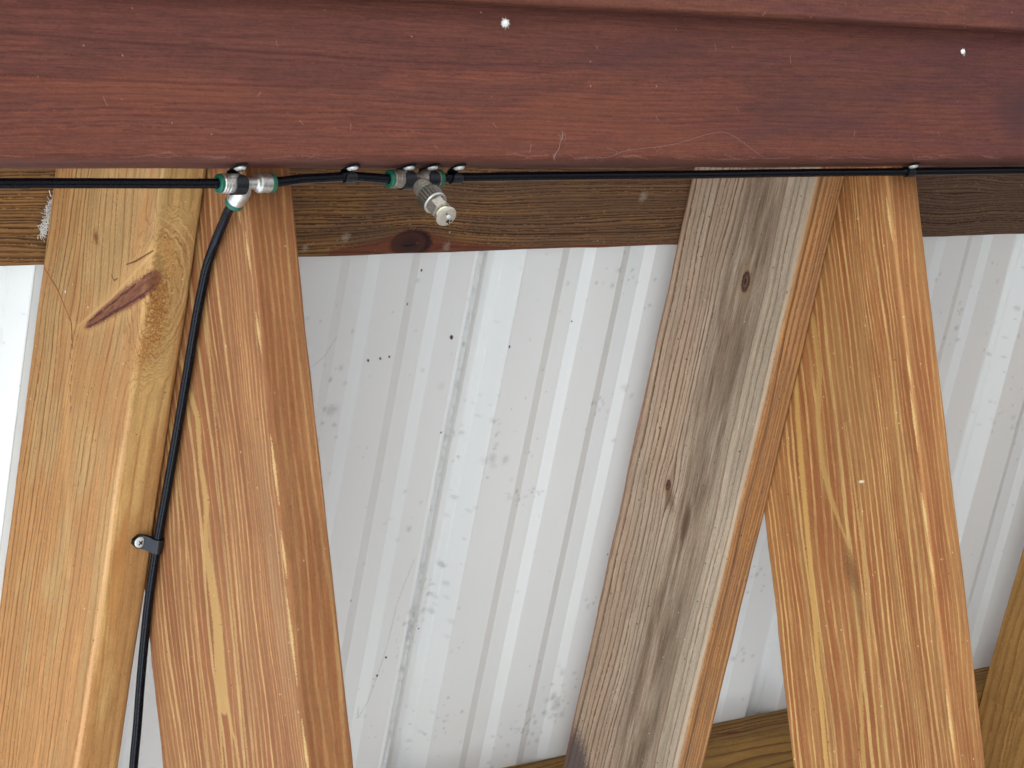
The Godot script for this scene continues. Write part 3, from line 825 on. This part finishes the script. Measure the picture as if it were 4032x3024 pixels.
func rafter_grey() -> StandardMaterial3D:
	var t := Tex.new(-20, 660, RT + RD, 1.8)
	var na := noise(1.0, 81, 3)
	var ns := noise(1.0, 83, 3)
	var early := func(s: float, p: float, b: float) -> Color:
		if p > 141.0: return c8(212, 158, 104).lerp(c8(198, 150, 108), clampf(0.5 + na.get_noise_2d(s / 90.0, p / 20.0), 0, 1))
		var c := c8(194, 168, 147)
		var m := na.get_noise_2d(s / 260.0, p / 40.0)
		c = c.lerp(c8(184, 162, 144), clampf((p - 48.0) / 18.0 + 0.5 * m, 0.0, 1.0))
		c = c.lerp(c8(190, 172, 153), clampf((p - 103.0) / 10.0 + m, 0.0, 1.0))
		c = c.lerp(c8(200, 182, 164), clampf(m * 1.2, 0.0, 0.5))
		# water stain soaked into the flat grain
		var band := smoothstep(58.0, 74.0, p) * (1.0 - smoothstep(98.0, 113.0, p))
		if band > 0.0:
			var q := 0.9 * ns.get_noise_2d(s / 120.0, p / 11.0) + 0.3 * ns.get_noise_2d(s / 44.0 + 40.0, p / 1.7) + 0.1 * ns.get_noise_2d(s / 6.0, p / 3.0 + 9.0)
			c = c.lerp(c8(112, 88, 70), clampf(0.8 * q + 0.42, 0.0, 1.0) * band * 0.78)
		return c
	grain(t, [[-30, 62, 5.8, 0.36, 0.95], [62, 104, 11.0, 0.2, 0.4], [104, 138, 6.4, 0.3, 0.55], [141, 220, 6.4, 0.34, 0.9]], early, c8(116, 88, 68), 402, 4.0, 380.0, [[107, 92, 30, 12, 5.0], [308, 56, 26, 10, 4.5], [332, 85, 30, 9, 2.0]], 0.09, 0.07)
	var w1 := noise(1.0, 82, 3)
	# late wood on the underside is redder
	for i in 5:
		var p0 := 146.0 + i * 6.6
		t.stroke([Vector3(-20, p0, 1), Vector3(180, p0 + 0.8, 0.8), Vector3(420, p0 - 0.6, 1), Vector3(640, p0 + 0.5, 0.9)], 0.9, c8(166, 100, 54), 0.7, 0.8, w1, 0.6)
	# water stains in the flat grain
	for st in [[60, 82, 34, 12, 0.05], [50, 96, 26, 9, 0.0], [168, 100, 44, 13, -0.05], [196, 94, 30, 13, 0.0], [240, 86, 26, 14, 0.1], [282, 80, 34, 9, -0.05], [392, 102, 62, 12, -0.04], [452, 98, 44, 13, -0.05], [540, 100, 70, 14, 0.0]]:
		t.blob(st[0], st[1], st[2], st[3], st[4], c8(118, 100, 82), 0.2, 1.2, w1, 0.55)
	for st in [[178, 96, 22, 6], [210, 93, 18, 5], [428, 99, 40, 6], [510, 101, 40, 5]]:
		t.blob(st[0], st[1], st[2], st[3], 0.0, c8(92, 76, 60), 0.22, 1.1, w1, 0.7)
	var r := RandomNumberGenerator.new()
	r.seed = 15
	for i in 130:      # grain showing through the stain
		var s := r.randf_range(20, 620); var p := r.randf_range(66, 108)
		t.stroke([Vector3(s, p, 0.4), Vector3(s + r.randf_range(8, 30), p + r.randfn() * 0.6, 1), Vector3(s + 44, p + r.randfn(), 0.3)], 0.45, [c8(96, 82, 62), c8(190, 178, 156)][i % 2], 0.35, 0.7)
	# knots
	for kn in [[107.4, 90.0, 9.0, 4.4], [308.5, 54.3, 5.0, 2.8]]:
		t.blob(kn[0], kn[1], kn[2] * 1.9, kn[3] * 2.0, 0.0, c8(160, 132, 104), 0.5, 0.7, w1, 0.25)
		t.blob(kn[0], kn[1], kn[2], kn[3], 0.0, c8(64, 34, 30), 0.95, 0.35, w1, 0.2)
		t.blob(kn[0], kn[1], kn[2] * 0.72, kn[3] * 0.66, 0.0, c8(122, 90, 72), 0.85, 0.5, w1, 0.3)
		t.blob(kn[0], kn[1] - 0.6, kn[2] * 0.3, kn[3] * 0.25, 0.0, c8(56, 30, 28), 0.9, 0.5)
	t.blob(318, 60, 11, 4.5, 0.5, c8(100, 74, 54), 0.5, 0.9, w1, 0.5)
	t.blob(331.9, 84.6, 17, 4.2, 0.0, c8(112, 88, 70), 0.75, 0.5, w1, 0.3)
	t.blob(331.9, 84.6, 13, 2.0, 0.0, c8(92, 68, 54), 0.5, 0.7, w1, 0.3)
	# purple-grey stain on the lower corner
	t.blob(612, 12, 36, 22, 0.35, c8(92, 80, 84), 0.75, 0.4, w1, 0.4)
	# pale rubbed edge
	t.stroke([Vector3(-20, 139.5, 1), Vector3(640, 139.5, 1)], 2.2, c8(210, 182, 156), 0.55, 3.0, w1, 1.4)
	t.stroke([Vector3(-20, 2, 1), Vector3(640, 2, 1)], 1.4, c8(178, 112, 84), 0.6, 1.6, w1, 1.2)
	specks(t, 120, c8(84, 66, 50), 0.25, 0.7, 13)
	specks(t, 70, c8(226, 214, 196), 0.25, 0.6, 14)
	return finish(t, 0.78, 2.4, Color(0.87, 0.86, 0.83))

func rafter_yellow() -> StandardMaterial3D:
	var t := Tex.new(-20, 660, RT + RD, 0.9)
	var early := func(s: float, p: float, b: float) -> Color: return c8(206, 158, 92)
	grain(t, [[-30, 200, 9.0, 0.45, 0.7]], early, c8(156, 104, 50), 502, 6.0, 300.0, [], 0.06, 0.08)
	return finish(t, 0.7, 2.0, Color(0.80, 0.78, 0.76))

# joists: red-brown late wood with pale early wood lines
func joist_tex(sd: int, zones: Array, warm: Color, cool: Color, pale: Color, knots: Array) -> Tex:
	var t := Tex.new(-20, 560, RT + JD, 1.8)
	var na := noise(1.0, sd + 9, 3)
	var early := func(s: float, p: float, b: float) -> Color:
		return warm.lerp(cool, clampf(0.5 + 1.1 * na.get_noise_2d(s / 260.0, p / 22.0), 0.0, 1.0))
	grain(t, zones, early, pale, sd, 5.0, 380.0, knots, 0.08, 0.06)
	return t

func joist_a() -> StandardMaterial3D:
	var t := joist_tex(601, [[-30, 52, 5.0, 0.34, 0.95, 1], [52, 118, 9.0, 0.26, 0.95, 1], [118, 150, 5.4, 0.32, 0.85, 1], [150, 182, 4.0, 0.36, 0.75, 1], [186, 260, 6.0, 0.25, 0.6, 1]], c8(181, 123, 82), c8(169, 107, 69), c8(214, 172, 122), [[330, 90, 70, 16, 3.0]])
	var w1 := noise(1.0, 611, 3)
	# broad pale streak that forks at its lower end
	t.stroke([Vector3(70, 66, 0.25), Vector3(120, 84, 0.35), Vector3(152, 96, 0.7), Vector3(182, 93, 0.5), Vector3(207, 96, 0.8), Vector3(222, 92, 0.5), Vector3(238, 89, 0.7), Vector3(259, 92, 1.05), Vector3(290, 94, 1.2), Vector3(321, 91, 1.35), Vector3(344, 90, 1.2)], 5.0, c8(222, 178, 118), 0.9, 0.9, w1, 1.4)
	t.stroke([Vector3(340, 85, 0.9), Vector3(358, 83, 0.5), Vector3(400, 80, 0.5), Vector3(520, 76, 0.5)], 3.0, c8(222, 178, 118), 0.85, 0.9, w1, 1.0)
	t.stroke([Vector3(340, 95, 0.9), Vector3(362, 98, 0.55), Vector3(366, 101, 0.6), Vector3(410, 103, 0.4), Vector3(520, 100, 0.4)], 3.0, c8(222, 178, 118), 0.85, 0.9, w1, 1.0)
	t.stroke([Vector3(-10, 118, 0.6), Vector3(60, 121, 1), Vector3(160, 117, 0.7), Vector3(280, 116, 1), Vector3(420, 112, 0.7), Vector3(520, 112, 0.6)], 1.5, c8(222, 178, 120), 0.75, 0.8, w1, 1.0)
	t.stroke([Vector3(100, 60, 0.6), Vector3(180, 62, 1), Vector3(260, 66, 0.7), Vector3(400, 63, 0.8)], 1.6, c8(220, 174, 116), 0.75, 0.8, w1, 1.0)
	# pale flecks where the rounded edge cuts the rings
	for f in [[40, 66, 178], [92, 118, 180], [170, 215, 182], [232, 262, 182], [268, 330, 181], [352, 400, 183], [20, 34, 172]]:
		t.stroke([Vector3(f[0], f[2], 0.2), Vector3(lerpf(f[0], f[1], 0.5), f[2] + 0.6, 1), Vector3(f[1], f[2] + 1.2, 0.15)], 1.5, c8(240, 206, 148), 0.9, 0.7, w1, 0.8)
	t.blob(255, 170, 70, 9, 0.0, c8(188, 152, 122), 0.35, 1.0, w1, 0.8)
	specks(t, 60, c8(242, 226, 198), 0.25, 0.7, 21)
	specks(t, 50, c8(120, 66, 36), 0.25, 0.6, 22)
	return finish(t, 0.7, 2.2, Color(0.755, 0.73, 0.655))

func joist_b() -> StandardMaterial3D:
	var t := joist_tex(701, [[-30, 50, 5.0, 0.36, 0.95, 1], [50, 108, 9.0, 0.28, 0.95, 1], [108, 145, 5.2, 0.32, 0.9, 1], [145, 180, 4.0, 0.36, 0.8, 1], [186, 260, 4.6, 0.28, 0.6, 1]], c8(183, 127, 84), c8(168, 104, 67), c8(212, 172, 120), [[322, 94, 40, 12, 3.0]])
	var w1 := noise(1.0, 711, 3)
	t.stroke([Vector3(90, 82, 0.5), Vector3(115, 84, 1.0), Vector3(154, 85, 1.2), Vector3(195, 77, 0.9), Vector3(231, 76, 1.0), Vector3(262, 82, 1.0), Vector3(284, 89, 0.5), Vector3(304, 96, 0.4), Vector3(347, 99, 0.4), Vector3(400, 92, 0.7), Vector3(462, 85, 0.8), Vector3(530, 80, 0.8)], 3.0, c8(208, 166, 108), 0.8, 0.9, w1, 1.3)
	t.stroke([Vector3(140, 60, 0.3), Vector3(190, 54, 1.0), Vector3(229, 52, 1.2), Vector3(300, 50, 1.0), Vector3(424, 43, 0.9), Vector3(530, 40, 0.8)], 2.8, c8(220, 174, 110), 0.85, 0.9, w1, 1.2)
	t.stroke([Vector3(200, 108, 0.6), Vector3(300, 110, 1), Vector3(420, 104, 0.8), Vector3(530, 100, 0.8)], 1.3, c8(222, 180, 122), 0.75, 0.8, w1, 0.9)
	t.blob(322, 95.4, 17, 5.5, 0.1, c8(112, 68, 44), 0.6, 0.9, w1, 0.6)
	t.blob(350, 98, 20, 3.0, 0.0, c8(128, 84, 58), 0.5, 0.9, w1, 0.6)
	t.blob(160, 120, 60, 26, 0.0, c8(168, 128, 84), 0.3, 1.0, w1, 0.8)
	for f in [[24, 60, 180], [150, 175, 182], [180, 230, 181], [262, 300, 181], [300, 340, 182], [420, 480, 182]]:
		t.stroke([Vector3(f[0], f[2], 0.2), Vector3(lerpf(f[0], f[1], 0.5), f[2] + 0.6, 1), Vector3(f[1], f[2] + 1.2, 0.15)], 1.6, c8(240, 208, 152), 0.9, 0.7, w1, 0.8)
	t.stroke([Vector3(-20, 183, 1), Vector3(540, 184, 1)], 1.6, c8(224, 168, 118), 0.5, 1.6, w1, 1.2)
	t.blob(249, 118, 1.3, 3.2, 0.0, c8(250, 240, 224), 0.95, 0.4, w1, 0.4)
	specks(t, 90, c8(244, 230, 204), 0.25, 0.75, 23)
	specks(t, 60, c8(118, 64, 36), 0.25, 0.6, 24)
	return finish(t, 0.7, 2.2, Color(0.88, 0.87, 0.785))

func stained(sd: int, main: bool) -> StandardMaterial3D:
	var t := Tex.new(-450, 1100, 175, 1.6 if main else 1.0)
	var na := noise(1.0, sd + 5, 4)
	var nc := noise(1.0, sd + 6, 3)
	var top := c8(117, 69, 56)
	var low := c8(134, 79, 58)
	var brown := c8(131, 83, 63)
	var purple := c8(114, 66, 64)
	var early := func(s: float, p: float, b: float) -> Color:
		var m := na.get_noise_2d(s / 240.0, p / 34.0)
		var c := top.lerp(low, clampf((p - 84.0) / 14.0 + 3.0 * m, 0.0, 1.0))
		c = c.lerp(brown, clampf(1.2 * nc.get_noise_2d(s / 260.0, p / 7.0), 0.0, 0.45))
		if not main: c = c.lerp(brown, 0.55)
		c = c.lerp(purple, clampf((s - 160.0) / 600.0 + 0.7 * nc.get_noise_2d(s / 200.0 + 7.0, p / 24.0) - 0.1, 0.0, 0.6))
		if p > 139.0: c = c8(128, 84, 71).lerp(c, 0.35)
		return c
	grain(t, [[-30, 60, 6.0, 0.2, 0.4], [60, 84, 4.5, 0.26, 0.6], [84, 128, 3.4, 0.34, 0.62], [128, 220, 4.0, 0.25, 0.4]] if main else [[-30, 220, 4.0, 0.3, 0.5]], early, c8(90, 48, 40), sd, 3.5, 420.0, [], 0.13, 0.05)
	var w1 := noise(1.0, sd + 7, 3)
	if main:
		# long dark seam near the top and cloudy dark stains
		t.stroke([Vector3(-450, 64, 0.8), Vector3(-330, 68, 1), Vector3(-150, 74, 1), Vector3(-60, 75, 0.7), Vector3(40, 71, 0.5)], 0.8, c8(78, 38, 34), 0.5, 1.4, w1, 0.8)
		t.stroke([Vector3(-450, 90, 0.8), Vector3(-300, 92, 1), Vector3(-200, 93, 0.4)], 0.7, c8(84, 42, 34), 0.6, 1.0, w1, 0.7)
		for st in [[247, 107, 46, 11, 0.1, 0.45], [300, 92, 60, 13, 0.0, 0.35], [205, 120, 26, 8, 0.0, 0.3], [499, 101, 22, 20, 0.5, 0.75], [512, 92, 10, 14, 0.3, 0.6], [98, 62, 60, 8, -0.15, 0.4], [430, 60, 40, 20, 0.0, 0.3]]:
			t.blob(st[0], st[1], st[2], st[3], st[4], c8(90, 58, 58), st[5] * 0.8, 1.1, w1, 0.6)
		for st in [[-330, 98, 60, 9], [-250, 100, 40, 6], [30, 102, 60, 9], [-20, 118, 50, 7], [90, 122, 70, 9]]:
			t.blob(st[0], st[1], st[2], st[3], 0.0, c8(152, 90, 62), 0.3, 1.0, w1, 0.8)
		var r := RandomNumberGenerator.new()
		r.seed = 77
		for i in 46:    # rubbed pale fuzz along the lower edge
			var s := r.randf_range(-440, 600)
			t.stroke([Vector3(s, 138 + r.randfn() * 2.0, 0.4), Vector3(s + r.randf_range(3, 18), 138.5 + r.randfn() * 1.5, 1), Vector3(s + 24, 139 + r.randfn(), 0.2)], 0.5, c8(190, 150, 132), 0.5, 0.7, w1, 0.5)
		for i in 90:    # small checks
			var s := r.randf_range(-440, 600); var p := r.randf_range(36, 136)
			t.stroke([Vector3(s, p, 0.5), Vector3(s + r.randf_range(4, 22), p + r.randfn() * 0.5, 0.2)], 0.5, c8(66, 30, 28), 0.6, 0.6)
		for i in 16:    # stray hairs of web and dust
			var s := r.randf_range(-430, 560); var p := r.randf_range(40, 134)
			t.stroke([Vector3(s, p, 1), Vector3(s + r.randfn() * 2.0, p + r.randf_range(2, 6), 0.6)], 0.28, c8(206, 178, 164), 0.6, 0.4)
	specks(t, 70, c8(226, 200, 186), 0.25, 0.6, sd + 2)
	return finish(t, 0.82, 2.2, Color(0.755, 0.70, 0.71))

func purlin_dark() -> StandardMaterial3D:
	var t := Tex.new(-420, 1300, 178, 1.57)
	var na := noise(1.0, 811, 3)
	var early := func(s: float, p: float, b: float) -> Color:
		var c := c8(168, 122, 72)
		c = c.lerp(c8(140, 104, 74), clampf((s + 120.0) / 300.0 + na.get_noise_2d(s / 120.0, p / 30.0), 0.0, 1.0))
		return c.lerp(c8(126, 98, 78), clampf((s - 500.0) / 100.0, 0.0, 1.0))
	grain(t, [[-30, 220, 2.5, 0.55, 1.0]], early, c8(70, 44, 26), 801, 4.0, 320.0, [[54, 134, 38, 15, 7.0], [700, 96, 60, 25, 4.0]], 0.07, 0.1)
	var w1 := noise(1.0, 812, 3)
	t.stroke([Vector3(-20, 137, 0.6), Vector3(20, 134, 1), Vector3(54, 128, 2.0), Vector3(92, 134, 1), Vector3(150, 139, 0.5), Vector3(360, 140, 0.4)], 5.5, c8(124, 62, 44), 0.7, 3.0, w1, 1.5)
	t.blob(54.7, 130.5, 19, 11.0, 0.0, c8(40, 22, 22), 0.95, 0.2, w1, 0.15)
	t.blob(51.5, 131.0, 17, 9.8, 0.0, c8(88, 50, 38), 0.95, 0.25, w1, 0.15)
	t.blob(53, 131, 9, 5.5, 0.0, c8(56, 32, 32), 0.7, 0.7, w1, 0.5)
	t.stroke([Vector3(46, 132, 0.5), Vector3(52, 132.5, 1), Vector3(58, 131.5, 0.4)], 0.9, c8(30, 18, 18), 0.9, 0.6)
	var r := RandomNumberGenerator.new()
	r.seed = 87
	for i in 420:    # pale mineral flecks, denser to the right
		var s := r.randf_range(-400, 860)
		if s < 480 and r.randf() < 0.55: continue
		var p := r.randf_range(70, 138)
		t.stroke([Vector3(s, p, 0.5), Vector3(s + r.randf_range(1.0, 6.0), p + r.randfn() * 0.3, 1)], 0.45, c8(186, 160, 126), r.randf_range(0.25, 0.6), 0.7)
	for st in [[-10, 124, 3.5], [90, 134, 3.0], [290, 95, 4.0], [-46, 132, 2.5]]:
		t.blob(st[0], st[1], st[2], st[2], 0.5, c8(206, 196, 184), 0.55, 0.9, w1, 0.9)
	specks(t, 130, c8(214, 196, 170), 0.3, 0.7, 88)
	return finish(t, 0.75, 2.2, Color(0.80, 0.80, 0.80))

func purlin_yellow() -> StandardMaterial3D:
	var t := Tex.new(300, 900, 178, 1.2)
	var early := func(s: float, p: float, b: float) -> Color: return c8(198, 150, 84)
	grain(t, [[-30, 138, 16.0, 0.3, 0.6], [138, 260, 6.0, 0.4, 0.85]], early, c8(104, 66, 32), 901, 5.0, 260.0, [[520, 120, 40, 16, 6.0]], 0.06, 0.08)
	var w1 := noise(1.0, 902, 2)
	t.stroke([Vector3(560, 155, 0.3), Vector3(580, 153, 1), Vector3(600, 151, 0.3)], 2.0, c8(120, 60, 40), 0.8, 1.2, w1, 0.8)
	return finish(t, 0.72, 2.0, Color(0.68, 0.67, 0.63))

# white enamelled steel with mildew spots, fly specks and a few threads of dirt
func sheet_paint() -> StandardMaterial3D:
	var t := Tex.new(SHEET_X, SHEET_W, SHEET_L, 1.3)
	for i in t.W * t.H:
		t.img[i * 3] = 0.925; t.img[i * 3 + 1] = 0.928; t.img[i * 3 + 2] = 0.92
	var w1 := noise(0.6, 921, 3)
	var r := RandomNumberGenerator.new()
	r.seed = 92
	var grey := c8(96, 98, 98)
	var S := SHEET_S
	# [x, s, spread, count, size]
	for cl in [[141, 240, 1, 1, 8.0], [38, 256, 2, 1, 9.0], [22, 248, 5, 4, 2.6], [30, 225, 10, 9, 2.6], [32, 274, 7, 5, 2.8], [217, 316, 9, 9, 4.2], [247, 345, 6, 8, 2.8], [261, 354, 6, 7, 2.4], [276, 350, 5, 9, 2.6], [309, 141, 9, 10, 2.6], [332, 151, 7, 6, 2.2], [360, 258, 5, 3, 4.0], [331, 266, 8, 9, 2.4], [207, 281, 12, 14, 2.4], [185, 294, 9, 8, 2.6], [177, 476, 12, 22, 3.0], [190, 448, 9, 12, 2.8], [177, 433, 9, 10, 2.2], [173, 466, 7, 10, 2.4], [199, 362, 7, 5, 3.2], [194, 418, 6, 5, 3.2], [214, 567, 9, 12, 2.4], [311, 587, 11, 14, 2.8], [346, 586, 9, 11, 4.0], [358, 573, 12, 12, 2.8], [336, 597, 12, 12, 2.6], [153, 455, 6, 6, 2.6], [134, 370, 3, 2, 3.6], [188, 580, 10, 10, 2.4], [368, 470, 4, 4, 3.0], [301, 607, 14, 12, 2.2], [140, 520, 24, 16, 1.6], [585, 476, 10, 10, 2.6], [586, 560, 9, 8, 3.0], [357, 542, 8, 7, 3.0], [785, 239, 10, 8, 3.2], [788, 201, 9, 8, 2.6], [934, 337, 12, 10, 3.2], [883, 320, 14, 10, 3.0], [900, 250, 40, 16, 2.6], [860, 200, 30, 14, 2.4], [-240, 180, 14, 8, 1.6], [-235, 260, 14, 8, 2.0]]:
		for i in cl[3]:
			var f: float = cl[4] * r.randf_range(0.3, 0.85)
			t.blob(cl[0] + r.randfn() * cl[2], cl[1] - S + r.randfn() * cl[2], f, f * r.randf_range(0.7, 1.2), 0.0, grey, r.randf_range(0.06, 0.2), 0.9, w1, 0.8)
	for i in 700:
		var f := r.randf_range(0.5, 1.8)
		t.blob(r.randf_range(SHEET_X, SHEET_X + SHEET_W), r.randf_range(0, SHEET_L), f, f, 0.0, grey, r.randf_range(0.04, 0.15), 1.0, w1, 0.8)
	for i in 6:     # fly specks
		t.blob(r.randf_range(-20, 400), r.randf_range(110, 640) - S, 0.9, 0.6, r.randf() * 3.0, c8(40, 36, 34), r.randf_range(0.4, 0.9), 0.5)
	for sp in [[143, 195, 2.0], [61, 211, 1.3], [73, 210, 1.1], [82, 209, 1.1], [102, 136, 1.1], [208, 207, 1.3], [92, 164, 1.0], [137, 493, 1.2], [131, 510, 1.3]]:
		t.blob(sp[0], sp[1] - S, sp[2], sp[2] * 0.7, 1.0, c8(34, 30, 30), 0.95, 0.5)
	# a thread of dirty web low on the left
	t.stroke([Vector3(148, 400 - S, 0.6), Vector3(138, 442 - S, 1), Vector3(136, 480 - S, 0.7), Vector3(133, 500 - S, 1), Vector3(126, 535 - S, 0.8), Vector3(120, 552 - S, 1), Vector3(119, 540 - S, 0.7)], 0.45, c8(120, 118, 114), 0.22, 0.7, w1, 0.6)
	t.stroke([Vector3(28, 190 - S, 1), Vector3(16, 206 - S, 1), Vector3(6, 214 - S, 0.5)], 0.45, c8(120, 118, 114), 0.2, 0.7, w1, 0.5)
	# grime caught along the lap
	for i in 160:
		var s := r.randf_range(90, 700)
		t.blob(RIB + r.randfn() * 1.6, s - S, r.randf_range(0.4, 1.1), r.randf_range(1.0, 4.0), 0.0, c8(140, 138, 136), r.randf_range(0.05, 0.25), 1.2, w1, 0.6)
	var im := t.bytes()
	im.generate_mipmaps()
	var m := StandardMaterial3D.new()
	m.albedo_texture = ImageTexture.create_from_image(im)
	m.roughness = 0.42
	m.metallic_specular = 0.4
	return m

func dusty(base: Color, dust: Color, amount: float, rough: float, metal: float, freq := 0.06) -> StandardMaterial3D:
	# small seamless map of dust and handling marks
	var n := NoiseTexture2D.new()
	n.width = 256; n.height = 256; n.seamless = true
	n.noise = noise(freq, 17, 5)
	var g := Gradient.new()
	g.offsets = PackedFloat32Array([0.0, 0.55, 0.75, 1.0])
	g.colors = PackedColorArray([base, base, base.lerp(dust, amount * 0.6), base.lerp(dust, amount)])
	n.color_ramp = g
	var m := StandardMaterial3D.new()
	m.albedo_texture = n
	m.uv1_triplanar = true
	m.uv1_scale = Vector3.ONE * 24.0
	m.roughness = rough; m.metallic = metal
	return m

func small_materials():
	M.tube = dusty(c8(9, 11, 17), c8(64, 66, 72), 0.25, 0.2, 0.0, 0.09)
	M.tube.metallic_specular = 0.3
	M.clip = dusty(c8(11, 13, 18), c8(80, 80, 82), 0.25, 0.4, 0.0, 0.05)
	M.zinc = dusty(c8(214, 214, 210), c8(150, 146, 140), 0.7, 0.4, 0.35)
	M.recess = plain(c8(30, 27, 27), 0.8)
	M.nickel = dusty(c8(206, 203, 196), c8(160, 152, 142), 0.8, 0.4, 0.9)
	M.nickel_dusty = dusty(c8(140, 131, 120), c8(88, 78, 68), 0.9, 0.5, 0.6)
	M.knurl = dusty(c8(74, 64, 55), c8(40, 34, 29), 0.9, 0.6, 0.25)
	M.green = dusty(c8(10, 84, 62), c8(60, 120, 100), 0.5, 0.45, 0.0)
	M.cream = plain(c8(205, 200, 170), 0.7)
	M.crust = dusty(c8(164, 154, 140), c8(128, 116, 104), 0.9, 0.85, 0.1, 0.12)
	M.web = plain(c8(232, 228, 222), 0.9)
	M.web_thin = plain(c8(150, 128, 118), 0.9)
